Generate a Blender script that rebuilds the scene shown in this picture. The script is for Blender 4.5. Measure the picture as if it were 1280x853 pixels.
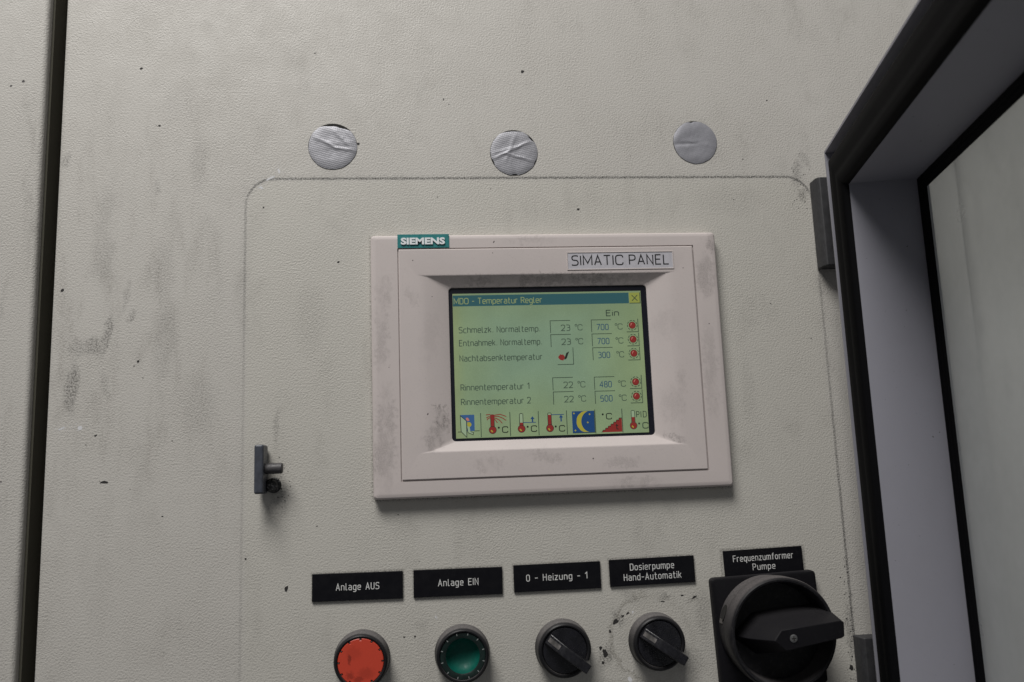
import bpy, bmesh, math, random
from mathutils import Vector, Matrix, noise as mnoise

# ------------------------------------------------------------------ scene, camera, light
S = 0.001                                   # everything below is written in millimetres
sc = bpy.context.scene
col = sc.collection
for o in list(bpy.data.objects):
    bpy.data.objects.remove(o)

cam_d = bpy.data.cameras.new('camera')
cam = bpy.data.objects.new('camera', cam_d)
col.objects.link(cam)
right = Vector((0.99532, -0.08925, -0.03697))
down = Vector((-0.02235, 0.15957, -0.98693))
fwd = Vector((0.09398, 0.98314, 0.15683))
m = Matrix((right, -down, -fwd)).transposed().to_4x4()
m.translation = Vector((-70.6, -502.7, -67.1)) * S
cam.matrix_world = m
cam_d.sensor_fit = 'HORIZONTAL'
cam_d.sensor_width = 23.5
cam_d.lens = 29.772 * 23.5 / 36
cam_d.clip_start = 0.01
cam_d.clip_end = 100
cam_d.dof.use_dof = True
cam_d.dof.focus_distance = 0.50
cam_d.dof.aperture_fstop = 6.3
sc.camera = cam

world = bpy.data.worlds.new('World')
sc.world = world
world.use_nodes = True
bg = world.node_tree.nodes['Background']
bg.inputs[0].default_value = (0.96, 0.97, 1.0, 1)
bg.inputs[1].default_value = 0.115

def area_light(name, loc, target, size, power, colour):
    d = bpy.data.lights.new(name, 'AREA')
    d.shape = 'RECTANGLE'
    d.size, d.size_y = size
    d.energy = power
    d.color = colour
    o = bpy.data.objects.new(name, d)
    col.objects.link(o)
    o.location = loc
    o.rotation_euler = (Vector(target) - Vector(loc)).to_track_quat('-Z', 'Y').to_euler()
    return o
area_light('skylight', (-0.56, -1.02, 1.76), (0.0, 0, -0.05), (0.95, 0.75), 47.5, (1.0, 0.98, 0.945))

sc.view_settings.view_transform = 'Standard'
sc.view_settings.look = 'None'
sc.view_settings.exposure = 0.0
sc.view_settings.gamma = 1.0
sc.view_settings.use_curve_mapping = False
sc.render.engine = 'CYCLES'

# ------------------------------------------------------------------ node helpers
class NT:
    def __init__(self, name):
        self.mat = bpy.data.materials.new(name)
        self.mat.use_nodes = True
        self.t = self.mat.node_tree
        self.b = self.t.nodes['Principled BSDF']
        self.tc = None
    def n(self, kind, **kw):
        nd = self.t.nodes.new(kind)
        for k, v in kw.items():
            setattr(nd, k, v)
        return nd
    def put(self, sock, v):
        if hasattr(v, 'is_output'):
            self.t.links.new(v, sock)
        else:
            if sock.type == 'RGBA' and len(v) == 3:
                v = (*v, 1)
            sock.default_value = v
    def obj(self):
        if self.tc is None:
            tc = self.n('ShaderNodeTexCoord')
            v = self.n('ShaderNodeVectorMath', operation='SCALE')
            self.t.links.new(tc.outputs['Object'], v.inputs[0])
            v.inputs['Scale'].default_value = 1 / S
            self.tc = v.outputs[0]
        return self.tc
    def math(self, op, a, b=0.0, clamp=False):
        nd = self.n('ShaderNodeMath', operation=op, use_clamp=clamp)
        self.put(nd.inputs[0], a); self.put(nd.inputs[1], b)
        return nd.outputs[0]
    def vmath(self, op, a, b=(0, 0, 0)):
        nd = self.n('ShaderNodeVectorMath', operation=op)
        self.put(nd.inputs[0], a); self.put(nd.inputs[1], b)
        return nd.outputs['Value'] if op in ('LENGTH', 'DOT_PRODUCT') else nd.outputs[0]
    def noise(self, scale, detail=2.0, rough=0.5, vec=None, stretch=None, out='Fac', off=None):
        v = self.obj() if vec is None else vec
        if stretch or off:
            mp = self.n('ShaderNodeMapping')
            self.put(mp.inputs['Vector'], v)
            if stretch: mp.inputs['Scale'].default_value = stretch
            if off: mp.inputs['Location'].default_value = off
            v = mp.outputs[0]
        nd = self.n('ShaderNodeTexNoise')
        self.put(nd.inputs['Vector'], v)
        nd.inputs['Scale'].default_value = scale
        nd.inputs['Detail'].default_value = detail
        nd.inputs['Roughness'].default_value = rough
        return nd.outputs[out]
    def ramp(self, v, a, b, lo=0.0, hi=1.0, smooth=True):
        nd = self.n('ShaderNodeMapRange', interpolation_type='SMOOTHSTEP' if smooth else 'LINEAR')
        self.put(nd.inputs['Value'], v)
        for i, x in zip((1, 2, 3, 4), (a, b, lo, hi)):
            nd.inputs[i].default_value = x
        return nd.outputs[0]
    def mix(self, f, a, b, blend='MIX'):
        nd = self.n('ShaderNodeMix', data_type='RGBA', blend_type=blend)
        self.put(nd.inputs[0], f); self.put(nd.inputs[6], a); self.put(nd.inputs[7], b)
        return nd.outputs[2]
    def sep(self, v):
        nd = self.n('ShaderNodeSeparateXYZ'); self.put(nd.inputs[0], v)
        return nd.outputs
    def blob(self, vec, c, r, ang=0.0, inner=0.35):
        mp = self.n('ShaderNodeMapping', vector_type='TEXTURE')
        self.put(mp.inputs['Vector'], vec)
        mp.inputs['Location'].default_value = (c[0], 0, c[1])
        mp.inputs['Rotation'].default_value = (0, math.radians(ang), 0)
        mp.inputs['Scale'].default_value = (r[0], 1000.0, r[1])
        return self.ramp(self.vmath('LENGTH', mp.outputs[0]), inner, 1.0, 1.0, 0.0)
    def many(self, vec, items):
        acc = None
        for c, r, ang, k in items:
            v = self.math('MULTIPLY', self.blob(vec, c, r, ang), k)
            acc = v if acc is None else self.math('MAXIMUM', acc, v)
        return acc
    def bump(self, h, strength, dist, normal=None):
        nd = self.n('ShaderNodeBump')
        self.put(nd.inputs['Strength'], strength)
        nd.inputs['Distance'].default_value = dist * S
        self.put(nd.inputs['Height'], h)
        if normal is not None: self.put(nd.inputs['Normal'], normal)
        return nd.outputs[0]
    def set(self, **kw):
        names = {'color': 'Base Color', 'rough': 'Roughness', 'metal': 'Metallic', 'normal': 'Normal', 'spec': 'Specular IOR Level',
                 'emit': 'Emission Color', 'emit_k': 'Emission Strength', 'alpha': 'Alpha', 'coat': 'Coat Weight'}
        for k, v in kw.items():
            self.put(self.b.inputs[names[k]], v)
        return self.mat

def plain(name, c, rough=0.5, metal=0.0, grain=None, vary=0.0, spec=0.5):
    g = NT(name)
    cc = c
    if vary:
        nz = g.noise(0.22, 4, 0.6)
        cc = g.mix(g.ramp(nz, 0.3, 0.7), tuple(x * (1 - vary) for x in c), tuple(min(1, x * (1 + vary)) for x in c))
        g.set(rough=g.ramp(g.noise(0.5, 3), 0.25, 0.75, max(0.02, rough - .1), min(1, rough + .12)))
    else:
        g.set(rough=rough)
    g.set(color=cc, metal=metal, spec=spec)
    if grain:
        g.set(normal=g.bump(g.noise(grain[0], 2), grain[1], grain[2]))
    return g.mat

def dusty(name, c, dust=(0.19, 0.178, 0.175), rough=0.42, amount=0.9, grain=(2.2, 0.25, 0.12), floor=0.04):
    """black plastic with dust lying on what faces up"""
    g = NT(name)
    ge = g.n('ShaderNodeNewGeometry')
    z = g.sep(ge.outputs['Normal'])[2]
    nz = g.noise(0.9, 5, 0.7)
    side = g.ramp(g.math('ABSOLUTE', g.sep(ge.outputs['Normal'])[1]), 0.12, 0.45, 1.0, 0.12)
    up = g.math('MULTIPLY', g.math('MULTIPLY', g.ramp(z, -0.2, 0.85), side), g.ramp(nz, 0.25, 0.7, 0.5, 1.0))
    thin = g.ramp(g.noise(0.35, 5, 0.7, off=(3, 5, 7)), 0.45, 0.8, 0.0, floor)
    f = g.math('MAXIMUM', g.math('MULTIPLY', up, amount), thin)
    g.set(spec=0.17, color=g.mix(f, c, dust), rough=g.ramp(f, 0, 0.6, rough, 0.95), normal=g.bump(g.noise(grain[0], 2), grain[1], grain[2]))
    return g.mat

# --- painted cabinet steel, orange-peel lacquer with soot
def paint_material(name, main=True):
    g = NT(name)
    p = g.obj()
    wn = g.vmath('SUBTRACT', g.noise(0.9, 3, 0.6, out='Color'), (0.5, 0.5, 0.5))
    warp = g.vmath('ADD', p, g.vmath('MULTIPLY', wn, (2.2, 0, 2.2)))
    wn2 = g.vmath('SUBTRACT', g.noise(0.12, 4, 0.6, out='Color', off=(9, 1, 4)), (0.5, 0.5, 0.5))
    warp2 = g.vmath('ADD', warp, g.vmath('MULTIPLY', wn2, (9, 0, 16)))
    x, y, z = g.sep(p)
    peel = g.noise(0.95, 2.0, 0.55)
    peel2 = g.noise(1.6, 1.0, 0.5)
    hgt = g.math('ADD', g.math('MULTIPLY', peel, 1.0), g.math('MULTIPLY', peel2, 0.28))
    base = (0.515, 0.496, 0.463)
    c = base
    broad = g.noise(0.018, 4, 0.6)
    c = g.mix(g.ramp(broad, 0.35, 0.7, 0, 0.35), c, (0.46, 0.44, 0.405))
    pit = g.ramp(peel, 0.30, 0.46, 0.13, 0.0)          # soot settled in the dimples
    c = g.mix(pit, c, (0.16, 0.155, 0.14))
    if main:
        # rounded outline pressed into the lacquer by the window gasket
        cx, cz, hx, hz, r = -3.2, -70.0, 177.3, 186.0, 17.0
        wob = g.math('MULTIPLY', g.math('SUBTRACT', g.noise(0.25, 4, 0.7), 0.5), 1.3)
        ax = g.math('SUBTRACT', g.math('ABSOLUTE', g.math('SUBTRACT', x, cx)), hx - r)
        az = g.math('SUBTRACT', g.math('ABSOLUTE', g.math('SUBTRACT', z, cz)), hz - r)
        outl = g.math('SQRT', g.math('ADD', g.math('POWER', g.math('MAXIMUM', ax, 0), 2), g.math('POWER', g.math('MAXIMUM', az, 0), 2)))
        sd = g.math('ADD', g.math('SUBTRACT', g.math('ADD', outl, g.math('MINIMUM', g.math('MAXIMUM', ax, az), 0)), r), wob)
        inside = g.ramp(sd, -4, 1.0, 1.0, 0.0)
        c = g.mix(g.math('MULTIPLY', inside, 0.5), c, (0.515, 0.499, 0.450))
        # general hand grime outside of it on the left
        left = g.ramp(x, -215, -165, 1.0, 0.0)
        stre = g.noise(0.05, 6, 0.68, stretch=(1.6, 1, 0.42))
        speck = g.noise(1.0, 3, 0.75, off=(4, 0, 2))
        mid = g.math('MULTIPLY', g.ramp(z, 190, 100, 0.25, 1), g.ramp(z, -110, -10, 0.3, 1))
        gm = g.math('MULTIPLY', g.math('MULTIPLY', g.ramp(stre, 0.46, 0.78), left), g.math('MULTIPLY', g.ramp(peel, 0.62, 0.40, 0.15, 1.2), mid))
        c = g.mix(g.math('MULTIPLY', gm, 0.4), c, (0.15, 0.132, 0.112))
        allg = g.math('MULTIPLY', g.ramp(g.noise(0.03, 6, 0.7, stretch=(1.3, 1, 0.7), off=(50, 0, 20)), 0.5, 0.8), g.ramp(speck, 0.3, 0.7, 0.3, 1))
        c = g.mix(g.math('MULTIPLY', allg, 0.4), c, (0.17, 0.16, 0.14))
        soft = g.many(warp2, [((-258, 22), (3.0, 16), 8, .95), ((-265.5, 16), (7, 8), 30, .85), ((-248, 46), (2.2, 12), 5, .55), ((-276, -10), (4.5, 22), 3, 1),
                              ((-274, 14), (6, 9), 0, .6), ((-258, -8), (3, 10), -8, .45), ((-245, 32), (3, 6), 20, .8), ((-262, 68), (9, 20), 10, .35),
                              ((-225, 20), (10, 30), 6, .35), ((-232, 110), (4, 3), 40, .5), ((-262, 96), (6, 24), 8, .3), ((-208, 126), (7, 24), 0, .35),
                              ((-285, 128), (3.5, 6), 20, .6), ((-228, 60), (10, 26), 0, .3), ((-205, -20), (14, 26), 0, .28), ((-222, 165), (12, 18), 35, .14),
                              ((-162, -34), (2.2, 14), 0, .6), ((-160, -76), (8, 16), 0, .55), ((-160, -62), (7, 9), 0, .5),
                              ((166, 118), (5, 11), 10, .75), ((168, 104), (5, 5), 35, .8), ((172, 128), (4, 9), -20, .5), ((176, 45), (6, 9), 0, .45),
                              ((25, -171), (6, 9), 10, 1), ((33, -151), (7, 4.5), 35, 1), ((62, -141.5), (7, 2.2), -12, .8), ((84, -150), (7, 16), 0, .5), ((75, -178), (12, 12), 0, .55),
                              ((40, -140), (10, 4), 35, .4), ((78, -142), (6, 2.4), 20, .7), ((28, -190), (16, 8), 0, .3), ((172, -165), (3.2, 22), 0, .85),
                              ((-80, -148), (6, 5), 0, .3), ((-142, 30), (12, 30), 0, .22), ((120, 100), (30, 14), 0, .2), ((122, -20), (6, 30), 0, .2)])
        soft = g.math('MULTIPLY', g.math('MULTIPLY', soft, g.ramp(speck, 0.38, 0.60, 0.12, 1.0)), g.ramp(peel, 0.64, 0.42, 0.25, 1.15))
        c = g.mix(g.math('MULTIPLY', soft, 0.72), c, (0.075, 0.07, 0.066))
        # faint round finger mark about the second selector
        rr = g.vmath('LENGTH', g.vmath('SUBTRACT', g.vmath('MULTIPLY', warp2, (1, 0, 1)), (52, 0, -163)))
        ring = g.math('MULTIPLY', g.math('MULTIPLY', g.ramp(rr, 21.5, 23.5), g.ramp(rr, 24, 26.5, 1, 0)), g.math('MULTIPLY', g.ramp(speck, 0.4, 0.6, 0.1, 1), g.ramp(x, 40, 60, 0.55, 0.15)))
        c = g.mix(ring, c, (0.14, 0.125, 0.10))
        # the gasket line itself
        line = g.ramp(g.math('ABSOLUTE', sd), 0.35, 1.1, 1.0, 0.0)
        top = g.ramp(z, 96, 112, 0.0, 1.0)
        rgt = g.math('MULTIPLY', g.ramp(x, 150, 168), g.ramp(z, 20, -140, 0.5, 0.95))
        lft = g.math('MULTIPLY', g.ramp(x, -165, -175), g.ramp(z, -30, 80, 0.22, 0.5))
        where = g.math('MAXIMUM', g.math('MAXIMUM', top, rgt), lft)
        brk = g.ramp(g.noise(1.3, 3, 0.7, off=(1, 0, 8)), 0.40, 0.58, 0.15, 1.0)
        c = g.mix(g.math('MULTIPLY', g.math('MULTIPLY', line, where), brk), c, (0.07, 0.068, 0.066))
        halo = g.math('MULTIPLY', g.ramp(g.math('ABSOLUTE', g.math('ADD', sd, -0.8)), 0.4, 3.4, 1, 0), g.math('MULTIPLY', where, g.ramp(g.noise(0.9, 4, 0.75, off=(7, 0, 1)), 0.5, 0.68, 0, 0.6)))
        c = g.mix(halo, c, (0.12, 0.115, 0.105))
        # dirt collected along the edges of the things screwed on
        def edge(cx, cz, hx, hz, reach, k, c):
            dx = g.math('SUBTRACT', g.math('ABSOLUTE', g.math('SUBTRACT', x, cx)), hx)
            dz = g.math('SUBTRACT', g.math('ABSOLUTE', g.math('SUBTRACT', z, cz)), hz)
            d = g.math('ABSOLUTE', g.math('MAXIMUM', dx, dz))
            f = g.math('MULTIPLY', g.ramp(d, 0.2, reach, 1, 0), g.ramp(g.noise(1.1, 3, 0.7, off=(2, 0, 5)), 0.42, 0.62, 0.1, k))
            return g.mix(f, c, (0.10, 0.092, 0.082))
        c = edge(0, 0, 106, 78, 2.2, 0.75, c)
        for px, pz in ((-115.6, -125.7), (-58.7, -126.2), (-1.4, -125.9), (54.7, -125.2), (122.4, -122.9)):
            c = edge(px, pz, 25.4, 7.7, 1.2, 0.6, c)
    else:
        gm = g.math('MULTIPLY', g.ramp(g.noise(0.05, 6, 0.68, stretch=(1.6, 1, 0.42)), 0.5, 0.8), 0.45)
        c = g.mix(gm, c, (0.15, 0.14, 0.125))
        hard = g.many(warp, [((-312, 178), (1.3, 1.2), 0, 1), ((-319, 175), (1.1, 1.0), 0, .8), ((-312, -60), (1.2, 1), 0, .7), ((330, 60), (1.3, 1.2), 0, .6)])
        c = g.mix(g.ramp(hard, 0.35, 0.7), c, (0.035, 0.032, 0.032))
    g.set(color=c, rough=g.ramp(g.noise(0.08, 3), 0.3, 0.7, 0.45, 0.6), normal=g.bump(hgt, g.ramp(broad, 0.3, 0.7, 0.5, 0.8), 0.52), spec=0.4)
    return g.mat

MAIN_PAINT = paint_material('grey_textured_lacquer_sooty', True)
SIDE_PAINT = paint_material('grey_textured_lacquer', False)
DARK = plain('dark_inside_and_shade', (0.012, 0.011, 0.010), 0.9)  # cabinet inside, and painted shade in holes, slot and frame trough
RUBBER = plain('black_rubber', (0.0028, 0.0028, 0.0036), 0.7, spec=0.06)
BLACK_DUST = dusty('black_plastic_dusty', (0.012, 0.012, 0.014), rough=0.36, amount=0.85)
BLACK_MATT = dusty('black_plastic_matt', (0.0065, 0.0062, 0.008), dust=(0.07, 0.066, 0.068), rough=0.5, amount=0.3, floor=0.06)
DIAL_DUST = dusty('black_dial_dusty', (0.010, 0.010, 0.012), dust=(0.145, 0.133, 0.132), rough=0.45, amount=0.85, floor=0.2)
BLACK_GLOSS = plain('black_plastic_gloss', (0.009, 0.009, 0.012), 0.30, grain=(0.8, 0.12, 0.1), vary=0.3)
GREY_DARK = plain('dark_grey_cast_metal', (0.032, 0.032, 0.035), 0.55, grain=(1.4, 0.2, 0.1), vary=0.15)
WHITE_MARK = plain('worn_white_indicator', (0.085, 0.078, 0.075), 0.45, vary=0.7)
STEEL = plain('steel_screw', (0.30, 0.30, 0.30), 0.5, metal=1.0, vary=.4)

def bezel_mat():
    g = NT('pinkish_grey_plastic')
    p = g.obj()
    wn = g.vmath('SUBTRACT', g.noise(0.4, 4, 0.65, out='Color'), (0.5, 0.5, 0.5))
    wp = g.vmath('ADD', p, g.vmath('MULTIPLY', wn, (16, 0, 16)))
    speck = g.noise(1.3, 4, 0.7)
    c = g.mix(g.ramp(g.noise(0.03, 4, 0.6), 0.35, 0.7, 0, 0.4), (0.58, 0.52, 0.505), (0.53, 0.482, 0.47))
    c = g.mix(g.ramp(speck, 0.32, 0.44, 0.16, 0), c, (0.2, 0.17, 0.15))
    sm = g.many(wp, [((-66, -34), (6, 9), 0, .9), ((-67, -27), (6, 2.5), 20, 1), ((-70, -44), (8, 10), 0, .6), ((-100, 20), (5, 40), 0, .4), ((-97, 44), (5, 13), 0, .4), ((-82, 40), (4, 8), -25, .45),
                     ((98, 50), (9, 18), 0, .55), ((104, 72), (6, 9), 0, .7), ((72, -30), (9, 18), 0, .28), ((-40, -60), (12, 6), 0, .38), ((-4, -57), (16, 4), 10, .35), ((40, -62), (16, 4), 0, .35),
                     ((70, 20), (10, 14), 30, .2), ((72, -48), (8, 2.5), 20, .6), ((-10, 74), (20, 3), 0, .35), ((-102, -55), (5, 20), 0, .5), ((46, -74), (20, 4), 0, .4), ((78, -15), (4, 12), 0, .28), ((0, 49.3), (82, 3.8), 0, .7), ((-98, -40), (7, 40), 0, .5), ((97, -10), (6, 40), 0, .35), ((-72, 15), (7, 22), 10, .18)])  # wide strip along the top chamfer: speckled grime deepened to paint its shade
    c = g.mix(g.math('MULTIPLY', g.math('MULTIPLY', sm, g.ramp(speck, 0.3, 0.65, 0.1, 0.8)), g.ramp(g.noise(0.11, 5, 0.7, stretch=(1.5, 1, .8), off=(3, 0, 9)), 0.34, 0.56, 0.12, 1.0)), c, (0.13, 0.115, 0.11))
    hard = g.many(p, [((-81, 62), (.5, .5), 0, 1), ((-70, 40), (.4, .4), 0, 1), ((-33, 66), (.5, .4), 0, .8), ((60, -20), (.4, .4), 0, .8), ((22, -59), (.6, .6), 0, 1),
                      ((-96, -2), (.4, .4), 0, .7), ((98, 20), (.5, .5), 0, .8), ((-74, -30), (.5, .9), 30, 1), ((-32, 73), (.6, 1.4), 30, .6), ((84, 55), (.5, .5), 0, .7)])
    c = g.mix(g.ramp(hard, 0.3, 0.6), c, (0.05, 0.04, 0.04))
    g.set(color=c, rough=0.55, normal=g.bump(g.noise(1.9, 2, 0.6), 0.35, 0.10), spec=0.35)
    return g.mat
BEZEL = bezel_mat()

# ------------------------------------------------------------------ mesh helpers
class MB:
    def __init__(self):
        self.v = []; self.f = []; self.mi = []
    def add(self, verts, faces, mi=0):
        k = len(self.v)
        self.v += [tuple(q) for q in verts]
        self.f += [tuple(i + k for i in f) for f in faces]
        self.mi += [mi] * len(faces)
        return self
    def loft(self, rings, cap0=False, cap1=False, mi=0):
        """rings of equal point count, points (x,y,z)"""
        n = len(rings[0]); vs = [p for r in rings for p in r]; fs = []
        for i in range(len(rings) - 1):
            for j in range(n):
                k = (j + 1) % n
                fs.append((i * n + j, i * n + k, (i + 1) * n + k, (i + 1) * n + j))
        if cap0: fs.append(tuple(range(n))[::-1])
        if cap1: fs.append(tuple((len(rings) - 1) * n + j for j in range(n)))
        return self.add(vs, fs, mi)
    def lathe(self, prof, n=64, c=(0, 0), cap1=True, cap0=False, mi=0):
        rings = [[(c[0] + r * math.cos(2 * math.pi * j / n), y, c[1] + r * math.sin(2 * math.pi * j / n)) for j in range(n)] for r, y in prof]
        return self.loft(rings, cap0, cap1, mi)
    def box(self, x0, x1, y0, y1, z0, z1, mi=0):
        vs = [(x, y, z) for x in (x0, x1) for y in (y0, y1) for z in (z0, z1)]
        return self.add(vs, [(0, 1, 3, 2), (4, 6, 7, 5), (0, 4, 5, 1), (2, 3, 7, 6), (0, 2, 6, 4), (1, 5, 7, 3)], mi)
    def poly(self, pts, y, mi=0):
        return self.add([(x, y, z) for x, z in pts], [tuple(range(len(pts)))], mi)
    def prism(self, pts, y0, y1, mi=0):
        n = len(pts)
        return self.loft([[(x, y0, z) for x, z in pts], [(x, y1, z) for x, z in pts]], True, True, mi)
    def stroke(self, pts, w, y, closed=False, cap='round', mi=0):
        pts = [Vector(p) for p in pts]
        n = len(pts)
        if closed and (pts[0] - pts[-1]).length < 1e-6: pts.pop(); n -= 1
        L, R = [], []
        for i, p in enumerate(pts):
            a = pts[i - 1] if (i > 0 or closed) else None
            b = pts[(i + 1) % n] if (i < n - 1 or closed) else None
            d0 = (p - a).normalized() if a is not None else None
            d1 = (b - p).normalized() if b is not None else None
            if d0 is None: d0 = d1
            if d1 is None: d1 = d0
            t = (d0 + d1)
            t = t.normalized() if t.length > 1e-4 else d1
            nrm = Vector((-t.y, t.x))
            k = max(0.35, nrm.dot(Vector((-d1.y, d1.x))))
            L.append(p + nrm * (w / 2 / k)); R.append(p - nrm * (w / 2 / k))
        vs = [(q.x, y, q.y) for q in L] + [(q.x, y, q.y) for q in R]
        m_ = n if closed else n - 1
        fs = [(i, n + i, n + (i + 1) % n, (i + 1) % n) for i in range(m_)]
        self.add(vs, fs, mi)
        if cap == 'round' and not closed:
            for p, q in ((pts[0], pts[1]), (pts[-1], pts[-2])):
                d = (p - q).normalized(); a0 = math.atan2(d.y, d.x)
                self.poly([(p.x + w / 2 * math.cos(a0 + t), p.y + w / 2 * math.sin(a0 + t)) for t in [math.pi * (k / 6 - .5) for k in range(7)]], y, mi)
        return self
    def build(self, name, mats, parent=None, smooth=None, bevel=None, face_out=True):
        me = bpy.data.meshes.new(name)
        me.from_pydata([(x * S, y * S, z * S) for x, y, z in self.v], [], self.f)
        if not isinstance(mats, (list, tuple)): mats = [mats]
        for mt in mats: me.materials.append(mt)
        for p, i in zip(me.polygons, self.mi): p.material_index = i
        bm = bmesh.new(); bm.from_mesh(me)
        if face_out: bmesh.ops.recalc_face_normals(bm, faces=bm.faces)
        else:
            for f in bm.faces:
                if f.normal.y > 0: f.normal_flip()
        bm.to_mesh(me); bm.free()
        if smooth:
            me.polygons.foreach_set('use_smooth', [True] * len(me.polygons))
            me.set_sharp_from_angle(angle=math.radians(smooth))
        o = bpy.data.objects.new(name, me)
        col.objects.link(o)
        if parent: o.parent = parent
        if bevel:
            b = o.modifiers.new('bevel', 'BEVEL'); b.width = bevel[0] * S; b.segments = bevel[1]; b.limit_method = 'ANGLE'; b.angle_limit = math.radians(40)
            me.polygons.foreach_set('use_smooth', [True] * len(me.polygons))
            b.harden_normals = True
        return o

def rrect(cx, cz, hx, hz, r, y, n=6):
    out = []
    for sx, sz, a0 in ((1, 1, 0), (-1, 1, 90), (-1, -1, 180), (1, -1, 270)):
        for k in range(n + 1):
            a = math.radians(a0 + 90 * k / n)
            out.append((cx + sx * (hx - r) + r * math.cos(a), y, cz + sz * (hz - r) + r * math.sin(a)))
    return out
def rr4(x0, x1, z0, z1, r, y, n=6):
    return rrect((x0 + x1) / 2, (z0 + z1) / 2, (x1 - x0) / 2, (z1 - z0) / 2, r, y, n)

def thing(name, label, cat, loc=(0, 0, 0), tilt=0.0, group=None):
    o = bpy.data.objects.new(name, None)
    o.empty_display_size = 0.02
    col.objects.link(o)
    o.location = Vector(loc) * S
    o.rotation_euler = (0, -math.radians(tilt), 0)
    o['label'] = label; o['category'] = cat
    if group: o['group'] = group
    return o
def copy_tree(root, loc, tilt, label):
    def cp(o, parent):
        c = o.copy(); col.objects.link(c); c.parent = parent
        for ch in [q for q in bpy.data.objects if q.parent == o]: cp(ch, c)
        return c
    r = cp(root, None)
    r.location = Vector(loc) * S; r.rotation_euler = (0, -math.radians(tilt), 0); r['label'] = label
    return r

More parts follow.
